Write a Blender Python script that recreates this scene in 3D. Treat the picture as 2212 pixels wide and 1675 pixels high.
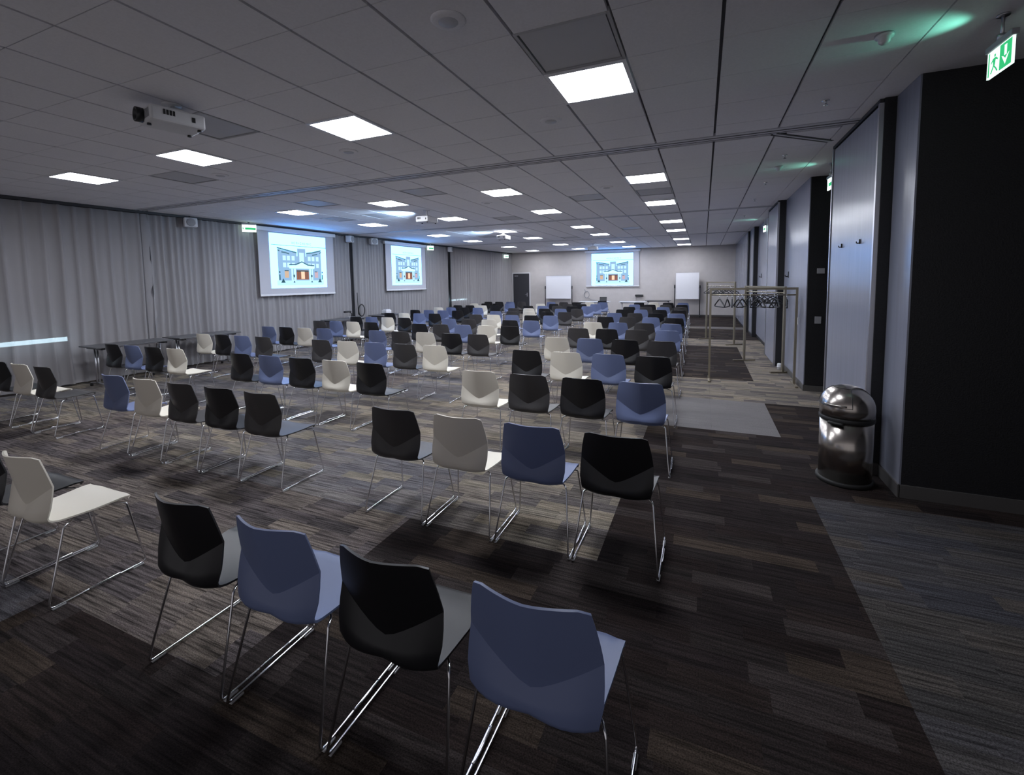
import bpy, bmesh, math, random
from mathutils import Vector, Matrix
random.seed(7)
for o in list(bpy.data.objects): bpy.data.objects.remove(o)
S = bpy.context.scene
C = S.collection
PI = math.pi
# ------------------------------------------------------------------ camera
EYE = Vector((0, 0, 1.80))
ROT = ((0.92048136, 0.39053604, -0.0139883), (0.01739324, -0.0767026, -0.9969023), (-0.39039921, 0.91738668, -0.077396))
FPX = 972.1455
cam = bpy.data.cameras.new('camera'); camo = bpy.data.objects.new('camera', cam); C.objects.link(camo)
cam.sensor_fit = 'HORIZONTAL'; cam.sensor_width = 36; cam.lens = FPX / 2212 * 36
cam.shift_x = 0.0; cam.shift_y = -(837.5 - 683.02) / 2212
cam.clip_start = .05; cam.clip_end = 200
r, d, f = [Vector(v) for v in ROT]
camo.matrix_world = Matrix(((r.x, -d.x, -f.x, EYE.x), (r.y, -d.y, -f.y, EYE.y), (r.z, -d.z, -f.z, EYE.z), (0, 0, 0, 1)))
S.camera = camo
# ------------------------------------------------------------------ world, exposure, light levels
W = bpy.data.worlds.new('world'); S.world = W; W.use_nodes = True
W.node_tree.nodes['Background'].inputs[0].default_value = (.66, .64, .68, 1)
W.node_tree.nodes['Background'].inputs[1].default_value = .34
S.view_settings.view_transform = 'Standard'; S.view_settings.look = 'None'
S.view_settings.gamma = 1; S.view_settings.use_curve_mapping = False
S.view_settings.exposure = 0.6
PANEL_L = 31.0           # radiance of the ceiling light panels
PANEL_COL = (.88, .915, 1.0)
BEAM_W = 120.0           # projector lamps
PICTURE_L = 1.05
# ------------------------------------------------------------------ helpers
def link(o, parent=None):
    C.objects.link(o)
    if parent is not None: o.parent = parent
    return o
def tag(o, label=None, cat=None, group=None, kind=None):
    if label: o['label'] = label
    if cat: o['category'] = cat
    if group: o['group'] = group
    if kind: o['kind'] = kind
    return o
def empty(name, loc, rz=0, label=None, cat=None, group=None):
    o = bpy.data.objects.new(name, None); o.location = loc; o.rotation_euler = (0, 0, rz); o.empty_display_size = .1
    link(o); return tag(o, label, cat, group)
class MB:
    """collects shapes into one mesh"""
    def __init__(s): s.v = []; s.f = []; s.m = []; s.sm = []
    def add(s, vs, fs, mi=0, smooth=False):
        b = len(s.v); s.v += [tuple(p) for p in vs]
        for q in fs: s.f.append([i + b for i in q]); s.m.append(mi); s.sm.append(smooth)
    def box(s, x0, x1, y0, y1, z0, z1, mi=0, bev=0):
        if bev <= 0:
            s.add([(x0,y0,z0),(x1,y0,z0),(x1,y1,z0),(x0,y1,z0),(x0,y0,z1),(x1,y0,z1),(x1,y1,z1),(x0,y1,z1)],
                  [(0,3,2,1),(4,5,6,7),(0,1,5,4),(1,2,6,5),(2,3,7,6),(3,0,4,7)], mi)
        else:
            bm = bmesh.new(); bmesh.ops.create_cube(bm, size=1)
            for v in bm.verts: v.co = Vector(((x0+x1)/2+v.co.x*(x1-x0), (y0+y1)/2+v.co.y*(y1-y0), (z0+z1)/2+v.co.z*(z1-z0)))
            bmesh.ops.bevel(bm, geom=bm.edges[:], offset=bev, segments=2, affect='EDGES', profile=.5)
            bm.verts.ensure_lookup_table()
            s.add([v.co[:] for v in bm.verts], [[v.index for v in q.verts] for q in bm.faces], mi, False); bm.free()
    def tube(s, pts, r, n=8, mi=0, closed=False, caps=True):
        P = [Vector(p) for p in pts]; N = len(P); vs = []; fs = []
        ref = None
        for i, p in enumerate(P):
            a = P[i-1] if (i > 0 or closed) else p
            b = P[(i+1) % N] if (i < N-1 or closed) else p
            t = ((p-a).normalized() if (p-a).length > 1e-9 else Vector()) + ((b-p).normalized() if (b-p).length > 1e-9 else Vector())
            t = t.normalized() if t.length > 1e-6 else Vector((0,0,1))
            if ref is None:
                ref = Vector((0,0,1)) if abs(t.z) < .9 else Vector((1,0,0))
            u = (ref - t*ref.dot(t)).normalized(); w = t.cross(u); ref = u
            rr = r[i] if isinstance(r, (list, tuple)) else r
            for k in range(n):
                a2 = 2*PI*k/n; vs.append(p + u*math.cos(a2)*rr + w*math.sin(a2)*rr)
        for i in range(N if closed else N-1):
            j = (i+1) % N
            for k in range(n):
                k2 = (k+1) % n; fs.append((i*n+k, i*n+k2, j*n+k2, j*n+k))
        if caps and not closed:
            fs.append(tuple(range(n-1, -1, -1))); fs.append(tuple((N-1)*n+k for k in range(n)))
        s.add(vs, fs, mi, True)
    def lathe(s, prof, c=(0,0,0), n=24, mi=0, cap=True):
        vs = []; fs = []
        for (rr, z) in prof:
            for k in range(n): vs.append((c[0]+rr*math.cos(2*PI*k/n), c[1]+rr*math.sin(2*PI*k/n), c[2]+z))
        for i in range(len(prof)-1):
            for k in range(n):
                k2 = (k+1) % n; fs.append((i*n+k, i*n+k2, (i+1)*n+k2, (i+1)*n+k))
        if cap:
            fs.append(tuple(range(n-1, -1, -1))); fs.append(tuple((len(prof)-1)*n+k for k in range(n)))
        s.add(vs, fs, mi, True)
    def mesh(s, name, mats):
        me = bpy.data.meshes.new(name); me.from_pydata(s.v, [], s.f)
        for m in (mats if isinstance(mats, (list, tuple)) else [mats]): me.materials.append(m)
        for p, mi, sm in zip(me.polygons, s.m, s.sm): p.material_index = mi; p.use_smooth = sm
        me.update(); me.validate(); return me
    def build(s, name, mats, parent=None, loc=None, rz=0):
        o = bpy.data.objects.new(name, s.mesh(name, mats))
        if loc: o.location = loc
        o.rotation_euler = (0, 0, rz)
        return link(o, parent)
def arc_path(pts, rad, seg=3):
    """polyline with rounded corners"""
    P = [Vector(p) for p in pts]; out = [P[0]]
    for i in range(1, len(P)-1):
        a, b, c = P[i-1], P[i], P[i+1]
        u = (a-b); w = (c-b); L = min(rad, u.length*.45, w.length*.45)
        p0 = b + u.normalized()*L; p1 = b + w.normalized()*L
        for k in range(seg+1):
            t = k/seg; out.append(p0*(1-t)**2 + b*2*t*(1-t) + p1*t*t)
    out.append(P[-1]); return out
def copy_tree(o, parent=None):
    c = o.copy(); C.objects.link(c); c.parent = parent
    for ch in list(o.children): copy_tree(ch, c)
    return c
# ------------------------------------------------------------------ materials
def mat(name, col, rough=.5, metal=0, spec=.5, noise=0, nscale=20, stretch=(1,1,1), bump=0, emit=None, estr=0, coat=0):
    m = bpy.data.materials.new(name); m.use_nodes = True; nt = m.node_tree; b = nt.nodes['Principled BSDF']
    b.inputs['Base Color'].default_value = (*col, 1); b.inputs['Roughness'].default_value = rough
    b.inputs['Metallic'].default_value = metal; b.inputs['Specular IOR Level'].default_value = spec
    if coat: b.inputs['Coat Weight'].default_value = coat
    if emit:
        b.inputs['Emission Color'].default_value = (*emit, 1); b.inputs['Emission Strength'].default_value = estr
    if noise or bump:
        g = nt.nodes.new('ShaderNodeNewGeometry'); mp = nt.nodes.new('ShaderNodeMapping'); mp.inputs['Scale'].default_value = stretch
        n = nt.nodes.new('ShaderNodeTexNoise'); n.inputs['Scale'].default_value = nscale; n.inputs['Detail'].default_value = 4
        nt.links.new(g.outputs['Position'], mp.inputs[0]); nt.links.new(mp.outputs[0], n.inputs['Vector'])
        if noise:
            cr = nt.nodes.new('ShaderNodeValToRGB')
            cr.color_ramp.elements[0].color = (*[c*(1-noise) for c in col], 1); cr.color_ramp.elements[1].color = (*[min(1, c*(1+noise)) for c in col], 1)
            cr.color_ramp.elements[0].position = .3; cr.color_ramp.elements[1].position = .7
            nt.links.new(n.outputs['Fac'], cr.inputs[0]); nt.links.new(cr.outputs[0], b.inputs['Base Color'])
        if bump:
            bp = nt.nodes.new('ShaderNodeBump'); bp.inputs['Strength'].default_value = bump; bp.inputs['Distance'].default_value = .01
            nt.links.new(n.outputs['Fac'], bp.inputs['Height']); nt.links.new(bp.outputs[0], b.inputs['Normal'])
    return m
def emis(name, col, s):
    m = bpy.data.materials.new(name); m.use_nodes = True; nt = m.node_tree; nt.nodes.clear()
    o = nt.nodes.new('ShaderNodeOutputMaterial'); e = nt.nodes.new('ShaderNodeEmission')
    e.inputs[0].default_value = (*col, 1); e.inputs[1].default_value = s; nt.links.new(e.outputs[0], o.inputs[0]); return m
def carpet(name, cols, contrast):
    """carpet planks: colour per plank cell, fine streaks along the plank"""
    m = bpy.data.materials.new(name); m.use_nodes = True; nt = m.node_tree; b = nt.nodes['Principled BSDF']; N = nt.nodes.new; Lk = nt.links.new
    b.inputs['Roughness'].default_value = .95; b.inputs['Specular IOR Level'].default_value = .12
    g = N('ShaderNodeNewGeometry')
    # blocks of pattern inside the planks
    mp = N('ShaderNodeMapping'); mp.inputs['Scale'].default_value = (1/.42, 1/.125, 0); Lk(g.outputs['Position'], mp.inputs[0])
    br = N('ShaderNodeVectorMath'); br.operation = 'FLOOR'
    sx = N('ShaderNodeSeparateXYZ'); Lk(mp.outputs[0], sx.inputs[0])
    fy = N('ShaderNodeMath'); fy.operation = 'FLOOR'; Lk(sx.outputs[1], fy.inputs[0])
    wn0 = N('ShaderNodeTexWhiteNoise'); wn0.noise_dimensions = '1D'; Lk(fy.outputs[0], wn0.inputs['W'])
    ad = N('ShaderNodeMath'); ad.operation = 'MULTIPLY_ADD'; Lk(wn0.outputs[0], ad.inputs[0]); ad.inputs[1].default_value = 3; Lk(sx.outputs[0], ad.inputs[2])
    cb = N('ShaderNodeCombineXYZ'); Lk(ad.outputs[0], cb.inputs[0]); Lk(sx.outputs[1], cb.inputs[1])
    Lk(cb.outputs[0], br.inputs[0])
    wn = N('ShaderNodeTexWhiteNoise'); wn.noise_dimensions = '2D'; Lk(br.outputs[0], wn.inputs['Vector'])
    cr = N('ShaderNodeValToRGB'); cr.color_ramp.interpolation = 'CONSTANT'
    el = cr.color_ramp.elements
    while len(el) < len(cols): el.new(.5)
    for i, c in enumerate(cols): el[i].position = i/len(cols); el[i].color = (*c, 1)
    Lk(wn.outputs['Value'], cr.inputs[0])
    # streaks
    of = N('ShaderNodeVectorMath'); of.operation = 'MULTIPLY_ADD'; Lk(wn.outputs['Color'], of.inputs[0]); of.inputs[1].default_value = (7, 3, 0); Lk(g.outputs['Position'], of.inputs[2])
    m2 = N('ShaderNodeMapping'); m2.inputs['Scale'].default_value = (2.2, 58, 1); Lk(of.outputs[0], m2.inputs[0])
    n2 = N('ShaderNodeTexNoise'); n2.inputs['Scale'].default_value = 1; n2.inputs['Detail'].default_value = 5; n2.inputs['Roughness'].default_value = .65; Lk(m2.outputs[0], n2.inputs['Vector'])
    r2 = N('ShaderNodeMapRange'); Lk(n2.outputs['Fac'], r2.inputs[0]); r2.inputs[1].default_value = .36; r2.inputs[2].default_value = .62
    r2.inputs[3].default_value = 1-contrast; r2.inputs[4].default_value = 1+contrast*.55
    n3 = N('ShaderNodeTexNoise'); n3.inputs['Scale'].default_value = 160; n3.inputs['Detail'].default_value = 2; Lk(g.outputs['Position'], n3.inputs['Vector'])
    r3 = N('ShaderNodeMapRange'); Lk(n3.outputs['Fac'], r3.inputs[0]); r3.inputs[1].default_value = .3; r3.inputs[2].default_value = .7; r3.inputs[3].default_value = .5; r3.inputs[4].default_value = 1.5
    mu = N('ShaderNodeMath'); mu.operation = 'MULTIPLY'; Lk(r2.outputs[0], mu.inputs[0]); Lk(r3.outputs[0], mu.inputs[1])
    vm = N('ShaderNodeVectorMath'); vm.operation = 'SCALE'; Lk(cr.outputs[0], vm.inputs[0]); Lk(mu.outputs[0], vm.inputs['Scale'])
    Lk(vm.outputs[0], b.inputs['Base Color'])
    bp = N('ShaderNodeBump'); bp.inputs['Strength'].default_value = .5; bp.inputs['Distance'].default_value = .004; Lk(n3.outputs['Fac'], bp.inputs['Height']); Lk(bp.outputs[0], b.inputs['Normal'])
    return m
M = {}
M['c_dark'] = carpet('carpet_dark_brown', [(.024,.017,.016),(.029,.021,.019),(.020,.015,.015),(.056,.042,.033),(.024,.018,.018),(.028,.022,.021),(.047,.038,.036)], .60)
M['c_beige'] = carpet('carpet_beige_stripe', [(.235,.205,.165),(.265,.225,.175),(.17,.150,.135),(.22,.19,.162),(.135,.12,.115)], .72)
M['c_blue'] = carpet('carpet_blue_grey', [(.165,.155,.160),(.18,.165,.160),(.125,.120,.130),(.215,.19,.155),(.145,.132,.135)], .62)
M['c_grey'] = carpet('carpet_plain_grey', [(.185,.175,.175),(.19,.18,.18)], .14)
M['c_brown'] = carpet('carpet_brown_stripe', [(.135,.113,.106),(.16,.135,.12),(.09,.078,.078),(.18,.15,.128),(.115,.098,.098)], .80)
M['c_grey2'] = carpet('carpet_unlit_grey', [(.070,.066,.070),(.080,.074,.073),(.062,.059,.063),(.088,.077,.070),(.058,.057,.066)], .6)  # blue-grey carpet, colour darkened because the near right floor is unlit
M['c_grey3'] = carpet('carpet_unlit_brown', [(.075,.068,.064),(.085,.075,.068),(.06,.056,.055),(.07,.063,.06)], .65)  # brown blocks of the same floor, its lack of light put into the colour
M['slab'] = mat('floor_slab', (.03,.028,.028), .9)
M['tile'] = mat('ceiling_tile', (.80,.79,.82), .85, spec=.2, noise=.03, nscale=60, bump=.05)
M['plenum'] = mat('ceiling_void', (.16,.16,.18), .9)
M['vent'] = mat('vent_plate', (.50,.50,.53), .5)
M['vent_edge'] = mat('vent_shaded_edge', (.45,.45,.47), .7)  # rim colour darkened for the shade along the recessed plate's edges
M['runner'] = mat('ceiling_runner', (.60,.60,.64), .5)
M['track'] = mat('track_slot', (.035,.035,.04), .6)
M['diff'] = emis('light_diffuser', PANEL_COL, PANEL_L)
M['lframe'] = mat('light_frame', (.75,.75,.78), .4)
M['black_wall'] = mat('black_wallpaper', (.008,.008,.010), .55, noise=.4, nscale=90, bump=.25)
M['grey_panel'] = mat('grey_laminate', (.21,.22,.27), .26, noise=.06, nscale=6, stretch=(3,3,.15))  # blue tint in the base imitates screen light reflected by the wall
M['pale_panel'] = mat('pale_laminate', (.27,.28,.34), .24, noise=.05, nscale=6, stretch=(3,3,.15))  # bluish base likewise carries the screens' reflected light
M['far_wall'] = mat('far_wall_paint', (.50,.47,.46), .8, noise=.04, nscale=4)
M['back_wall'] = mat('back_wall_paint', (.10,.10,.11), .8)
M['alu'] = mat('brushed_aluminium', (.55,.55,.58), .35, metal=1)
M['dark_trim'] = mat('dark_trim', (.02,.02,.022), .5)
M['base'] = mat('baseboard_grey', (.085,.08,.078), .5)
M['base_dark'] = mat('baseboard_dark', (.06,.055,.055), .5)
M['chrome'] = mat('chrome_wire', (.78,.78,.80), .14, metal=1)
M['white_shell'] = mat('white_plastic', (.84,.79,.68), .42, spec=.4)
M['blue_shell'] = mat('blue_plastic', (.155,.195,.35), .42, spec=.45)
M['black_shell'] = mat('black_plastic', (.010,.010,.012), .40, spec=.5)
M['charcoal_shell'] = mat('charcoal_plastic', (.052,.049,.050), .42, spec=.45)
M['rubber'] = mat('black_rubber', (.012,.012,.012), .6)
M['glide'] = mat('clear_glide', (.45,.45,.46), .25)
M['steel'] = mat('stainless_steel', (.50,.46,.42), .23, metal=1, noise=.05, nscale=30, stretch=(1,1,.02))
M['door'] = mat('dark_door', (.035,.035,.042), .45)
M['screen'] = mat('screen_fabric', (.46,.46,.50), .85)
M['white_plastic'] = mat('white_housing', (.66,.66,.68), .45)
M['grey_plastic'] = mat('grey_housing', (.30,.30,.32), .5)
M['black_plastic'] = mat('black_housing', (.015,.015,.017), .4)
M['lens'] = mat('lens_glass', (.03,.035,.05), .08, coat=.6)
M['table_top'] = mat('dark_table_top', (.10,.10,.108), .35)
M['table_white'] = mat('white_table_top', (.6,.6,.62), .35)
M['board'] = mat('whiteboard', (.74,.74,.78), .25)
M['rack'] = mat('bronze_metal', (.30,.265,.20), .42, metal=.7)
M['winlight'] = emis('daylight_gap', (.62,.86,1.0), 3.2)
M['glassy'] = mat('sign_edge', (.5,.6,.58), .2)
M['sign_green'] = emis('exit_green', (.03,.42,.15), .9)
M['sign_white'] = emis('exit_white', (.75,1.0,.92), .9)
M['sign_bright'] = emis('exit_lit', (.78,1.0,.93), 2.2)
def curtain_mat():
    m = bpy.data.materials.new('curtain_voile'); m.use_nodes = True; nt = m.node_tree; nt.nodes.clear(); N = nt.nodes.new; L = nt.links.new
    out = N('ShaderNodeOutputMaterial'); df = N('ShaderNodeBsdfDiffuse'); tl = N('ShaderNodeBsdfTranslucent'); tr = N('ShaderNodeBsdfTransparent')
    df.inputs[0].default_value = (.44,.425,.435,1); tl.inputs[0].default_value = (.5,.5,.52,1)
    a = N('ShaderNodeMixShader'); a.inputs[0].default_value = .22; L(df.outputs[0], a.inputs[1]); L(tl.outputs[0], a.inputs[2])
    b = N('ShaderNodeMixShader'); b.inputs[0].default_value = .16; L(a.outputs[0], b.inputs[1]); L(tr.outputs[0], b.inputs[2]); L(b.outputs[0], out.inputs[0])
    return m
M['curtain'] = curtain_mat()
# ------------------------------------------------------------------ visibility measure (which pieces show largest)
def pix(p):
    q = Vector(p) - EYE; x, y, z = q.dot(r), q.dot(d), q.dot(f)
    if z < .15: return None
    return (1106 + FPX*x/z, 683 + FPX*y/z)
def area(quad):
    P = [pix(p) for p in quad]
    if any(p is None for p in P): return 0
    cx = sum(p[0] for p in P)/4; cy = sum(p[1] for p in P)/4
    if not (-40 < cx < 2252 and -40 < cy < 1715): return 0
    return abs(sum(P[i][0]*P[(i+1) % 4][1]-P[(i+1) % 4][0]*P[i][1] for i in range(4)))/2
# ------------------------------------------------------------------ room dimensions
ZC = 3.327; YF = 23.0; YB = -2.4; XR = 4.2
def xl(y): return -10.66 + .045*(y-3.5)         # line of the curtain
# ------------------------------------------------------------------ floor and carpet planks
b = MB(); b.box(-11.6, XR, YB, YF, -.15, -.008)
floor = tag(b.build('floor', M['slab']), kind='structure')
PX, PY = .7175, .25
def zone(x, y):
    if x > .84 and y < 4.18: return 'c_grey2' if (int(y/.75) % 3) else 'c_grey3'
    if -.6 < x <= .84 and y < 5.68: return 'c_dark'
    if x > .84 and y < 7.16: return 'c_dark'
    if x > -.6 and 5.68 <= y < 7.16: return 'c_grey'
    if x > -.6 and 7.16 <= y < 8.66: return 'c_beige'
    if x > .8 and 8.66 <= y < 13.1: return 'c_beige'
    if -.6 < x <= .84 and 8.66 <= y < 13.1: return 'c_dark'
    if x > -.6 and 13.1 <= y < 14.6: return 'c_beige'
    if x > -.6 and y >= 14.6: return 'c_blue' if 17.6 < y < 18.2 else 'c_dark'
    if -2.03 < x <= -.6 and y < 2.74: return 'c_dark'
    if x <= -2.03 and y < 1.2: return 'c_dark' if x > -3.46 else ('c_blue' if y > .2 else 'c_dark')
    i = math.floor((x+.6)/1.4333); j = math.floor((y-2.74)/1.49)
    if j < 0: return 'c_brown'
    k = (i*5 + j*3 + (i*j) % 3) % 6
    if i == -1 and j == 0: return 'c_beige'
    if i == -2 and j == 0: return 'c_blue'
    return ['c_beige', 'c_blue', 'c_brown', 'c_blue', 'c_beige', 'c_brown'][k]
planks = []
i0 = math.floor((-10.9+.6)/PX)
for j in range(int((YF-YB)/PY)+1):
    y0 = 2.74 - PY*math.ceil((2.74-YB)/PY) + j*PY
    if y0 >= YF-.01: continue
    for i in range(i0, 5):
        x0 = -.6 + i*PX
        if x0 > 2.6 and y0 > 4.4: continue
        x1 = x0+PX; y1 = min(y0+PY, YF)
        a = area([(x0,y0,0),(x1,y0,0),(x1,y1,0),(x0,y1,0)])
        planks.append((a, x0, x1, max(y0, YB), y1, zone((x0+x1)/2, (y0+y1)/2)))
planks.sort(key=lambda t: -t[0])
G = .0004
b = MB(); b.box(G, PX-G, G, PY-G, -.008, 0); plank_me = b.mesh('carpet_plank', M['c_dark'])
for a, x0, x1, y0, y1, zn in planks[:300]:
    if y1-y0 < PY-.01: continue
    o = bpy.data.objects.new('carpet_plank', plank_me); o.location = (x0, y0, 0); link(o, floor)
    o.material_slots[0].link = 'OBJECT'; o.material_slots[0].material = M[zn]
b = MB(); keys = ['c_dark', 'c_beige', 'c_blue', 'c_grey', 'c_brown', 'c_grey2', 'c_grey3']
for a, x0, x1, y0, y1, zn in planks[300:]:
    b.box(x0+G, x1-G, y0+G, y1-G, -.008, 0, keys.index(zn))
tag(b.build('carpet_planks_beyond', [M[k] for k in keys], floor), kind='stuff')
# ------------------------------------------------------------------ ceiling
b = MB(); b.box(-11.6, XR, YB, YF+.2, ZC+.035, ZC+.25)
ceiling = tag(b.build('ceiling', M['plenum']), kind='structure')
b = MB()
b.box(1.28, XR, YB, YF, ZC, ZC+.035)                       # plasterboard margin over the right wall
b.build('plaster_margin', M['tile'], ceiling)
LX = [-1.12, -3.52, -5.92, -8.32]
segs = [(YB, [2.1+.6*k for k in range(-7, 5)], 5.1), (5.7, [5.7+.6*k for k in range(9)], 11.1), (11.3, [11.3+.6*k for k in range(9)], 16.7), (17.1, [17.1+.6*k for k in range(9)], 22.5)]
LY = [3.3, 6.9, 9.3, 12.5, 14.9, 18.3, 21.3]
VENT = [(-1.12, 2.7), (-4.72, 2.7), (-7.12, 3.9), (-4.72, 6.3), (-7.12, 6.3), (-7.12, 8.1), (-8.32, 8.1), (-2.32, 8.1), (-1.12, 8.1), (-4.72, 9.9), (-2.32, 13.7), (-4.72, 15.5), (-7.12, 13.7)]
cells = []
for s0, ys, ylast in segs:
    for y0 in ys:
        for k in range(-17, 3):
            x0 = -.52 + .6*k
            if any(abs(x0-a) < .1 and abs(y0-c) < .1 for a in LX for c in LY): continue
            if any(abs(x0-a) < .1 and abs(y0-c) < .1 for a, c in VENT): continue
            cells.append((area([(x0,y0,ZC),(x0+.6,y0,ZC),(x0+.6,y0+.6,ZC),(x0,y0+.6,ZC)]), x0, y0))
cells.sort(key=lambda t: -t[0])
GX, GY = .011, .0035
b = MB(); b.box(GX, .6-GX, GY, .6-GY, 0, .03); tile_me = b.mesh('ceiling_tile', M['tile'])
for a, x0, y0 in cells[:300]:
    o = bpy.data.objects.new('ceiling_tile', tile_me); o.location = (x0, y0, ZC + random.uniform(0, .0015)); link(o, ceiling)
b = MB()
for a, x0, y0 in cells[300:]: b.box(x0+GX, x0+.6-GX, y0+GY, y0+.6-GY, ZC, ZC+.03)
for k in range(-17, 3):                                     # cut tiles beside the tracks and the far wall
    x0 = -.52+.6*k
    b.box(x0+GX, x0+.6-GX, 22.5+GY, 22.95, ZC, ZC+.03)
tag(b.build('ceiling_tiles_beyond', M['tile'], ceiling), kind='stuff')
b = MB()
for k in range(-17, 3):
    x0 = -.52+.6*k; b.box(x0+GX, x0+.6-GX, 5.1+GY, 5.43, ZC, ZC+.03)
b.build('cut_tile_row', M['tile'], ceiling)
for n, y in enumerate((5.45, 11.12, 16.76)):                # folding wall tracks
    b = MB()
    b.box(-10.55, 1.45, y, y+.055, ZC-.004, ZC+.03, 0); b.box(-10.55, 1.45, y+.055, y+.085, ZC-.0045, ZC+.03, 1)
    b.box(-10.55, 1.45, y+.085, y+.135, ZC-.004, ZC+.03, 0); b.box(-10.55, 1.45, y+.135, y+.155, ZC-.0045, ZC+.03, 1)
    b.box(-10.55, 1.45, y+.155, y+.19, ZC-.002, ZC+.03, 0)
    if n == 2: b.box(-10.55, 1.28, y+.19, 17.1, ZC, ZC+.03, 2)
    tag(b.build('trim_%d' % (n+1), [M['runner'], M['track'], M['tile']]), 'double track of a folding partition, %s from the camera' % ('nearest', 'second', 'third')[n], None, None, 'structure')
b = MB()
for off, mi in ((0, 1), (.03, 0), (.06, 1)):
    dx, dy = .62, .57; L = math.hypot(dx, dy); nx, ny = -dy/L, dx/L
    p = [(.70+nx*off, 5.62+ny*off), (.70+dx+nx*off, 5.62+dy+ny*off), (.70+dx+nx*(off+.03), 5.62+dy+ny*(off+.03)), (.70+nx*(off+.03), 5.62+ny*(off+.03))]
    b.add([(x, y, ZC-.004) for x, y in p]+[(x, y, ZC+.02) for x, y in p], [(3,2,1,0),(4,5,6,7),(0,1,5,4),(1,2,6,5),(2,3,7,6),(3,0,4,7)], mi)
tag(b.build('trim_4', [M['runner'], M['track']]), kind='structure')
# light panels
rowname = ['nearest row', 'second row', 'third row', 'fourth row', 'fifth row', 'sixth row', 'farthest row']
colname = ['fourth from the curtain', 'third from the curtain', 'second from the curtain', 'nearest the curtain']
b = MB()
for x0, x1, y0, y1 in ((0,.6,0,.03),(0,.6,.57,.6),(0,.03,.03,.57),(.57,.6,.03,.57)): b.box(x0, x1, y0, y1, -.012, .03)
lf_me = b.mesh('light_frame', M['lframe'])
b = MB(); b.box(.03, .57, .03, .57, -.004, .02); ld_me = b.mesh('light_diffuser', M['diff'])
for j, y in enumerate(LY):
    for i, x in enumerate(LX):
        t = empty('ceiling_light', (x, y, ZC), 0, 'square white ceiling light panel, %s from the camera, %s' % (rowname[j], colname[i]), 'ceiling light', 'square ceiling light panels')
        link(bpy.data.objects.new('light_frame', lf_me), t); link(bpy.data.objects.new('diffuser', ld_me), t)
b = MB()
for x0, x1, y0, y1 in ((0,.6,0,.02),(0,.6,.58,.6),(0,.02,.02,.58),(.58,.6,.02,.58)): b.box(x0, x1, y0, y1, -.003, .03, 0)
ve_me = b.mesh('vent_edge', M['vent_edge'])
b = MB(); b.box(.03, .57, .03, .57, .004, .02); vp_me = b.mesh('vent_plate', M['vent'])
vl = ['behind the nearest right-hand light', 'behind the large near projector', 'beyond the nearest curtain-side light', 'just past the nearest track, centre left', 'just past the nearest track, towards the curtain',
      'in front of the nearest wall screen', 'in the corner above the nearest wall screen', 'between second and third light rows, right centre', 'between the two right-hand lights past the track',
      'just past the third light row, centre', 'between fourth and fifth light rows, right', 'past the fifth light row, centre', 'between fourth and fifth rows, towards the curtain']
for n, (x, y) in enumerate(VENT):
    t = empty('ceiling_vent', (x, y, ZC), 0, 'square grey ceiling air vent %s' % vl[n], 'ceiling vent', 'square ceiling vents')
    link(bpy.data.objects.new('vent_rim', ve_me), t); link(bpy.data.objects.new('vent_plate', vp_me), t)
# round ceiling loudspeakers, detectors
b = MB(); b.lathe([(.001,-.012),(.06,-.014),(.085,-.012),(.10,-.006),(.105,.0)], n=20); sp_me = b.mesh('round_speaker', M['tile'])
b = MB(); b.lathe([(.001,-.017),(.055,-.017),(.06,-.012)], n=18); sg_me = b.mesh('speaker_grille', M['vent'])
for (x, y, w) in ((-1.37,4.23,'right of centre ahead of the nearest light'), (-3.81,4.19,'beyond the second near light'), (-1.4,2.4,'faint, near the top of the picture'), (-6.2,4.3,'towards the curtain before the nearest track'),
                  (-1.5,7.6,'past the nearest track, right of centre'), (-3.9,8.0,'past the nearest track, centre')):
    t = empty('ceiling_speaker', (x, y, ZC), 0, 'round white ceiling loudspeaker %s' % w, 'speaker', 'round ceiling loudspeakers')
    link(bpy.data.objects.new('rim', sp_me), t); link(bpy.data.objects.new('grille', sg_me), t)
b = MB(); b.lathe([(.05,0),(.05,-.015),(.035,-.02),(.03,-.045),(.018,-.055),(.001,-.056)][::-1], n=16); de_me = b.mesh('detector_body', M['white_plastic'])
b = MB(); b.lathe([(.052,-.001),(.052,-.006)][::-1], n=16); dr_me = b.mesh('detector_base', M['grey_plastic'])
b = MB(); b.lathe([(.03,0),(.03,-.006),(.010,-.01),(.008,-.035),(.018,-.038),(.018,-.042)][::-1], n=12); sk_me = b.mesh('sprinkler', M['chrome'])
for n, (x, y, big) in enumerate(((1.03,3.68,1),(.95,4.79,0),(.91,6.66,0),(.93,7.3,1),(.89,8.39,0),(.89,10.04,0),(.9,12.6,0))):
    nm = ('nearest the large exit sign', 'before the nearest track by the right wall', 'just past the nearest track by the right wall', 'beside the second exit sign', 'past the second exit sign', 'above the coat rack', 'far along the right wall')[n]
    if big:
        t = empty('smoke_detector', (x, y, ZC), 0, 'round smoke detector on the ceiling %s' % nm, 'smoke detector', 'ceiling detectors')
        o = bpy.data.objects.new('detector_body', de_me); o.location = (0,0,-.004); link(o, t); link(bpy.data.objects.new('detector_base', dr_me), t)
    else:
        o = bpy.data.objects.new('sprinkler', sk_me); o.location = (x, y, ZC); link(o)
        tag(o, 'small chrome ceiling sprinkler %s' % nm, 'sprinkler', 'ceiling sprinklers')
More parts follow.
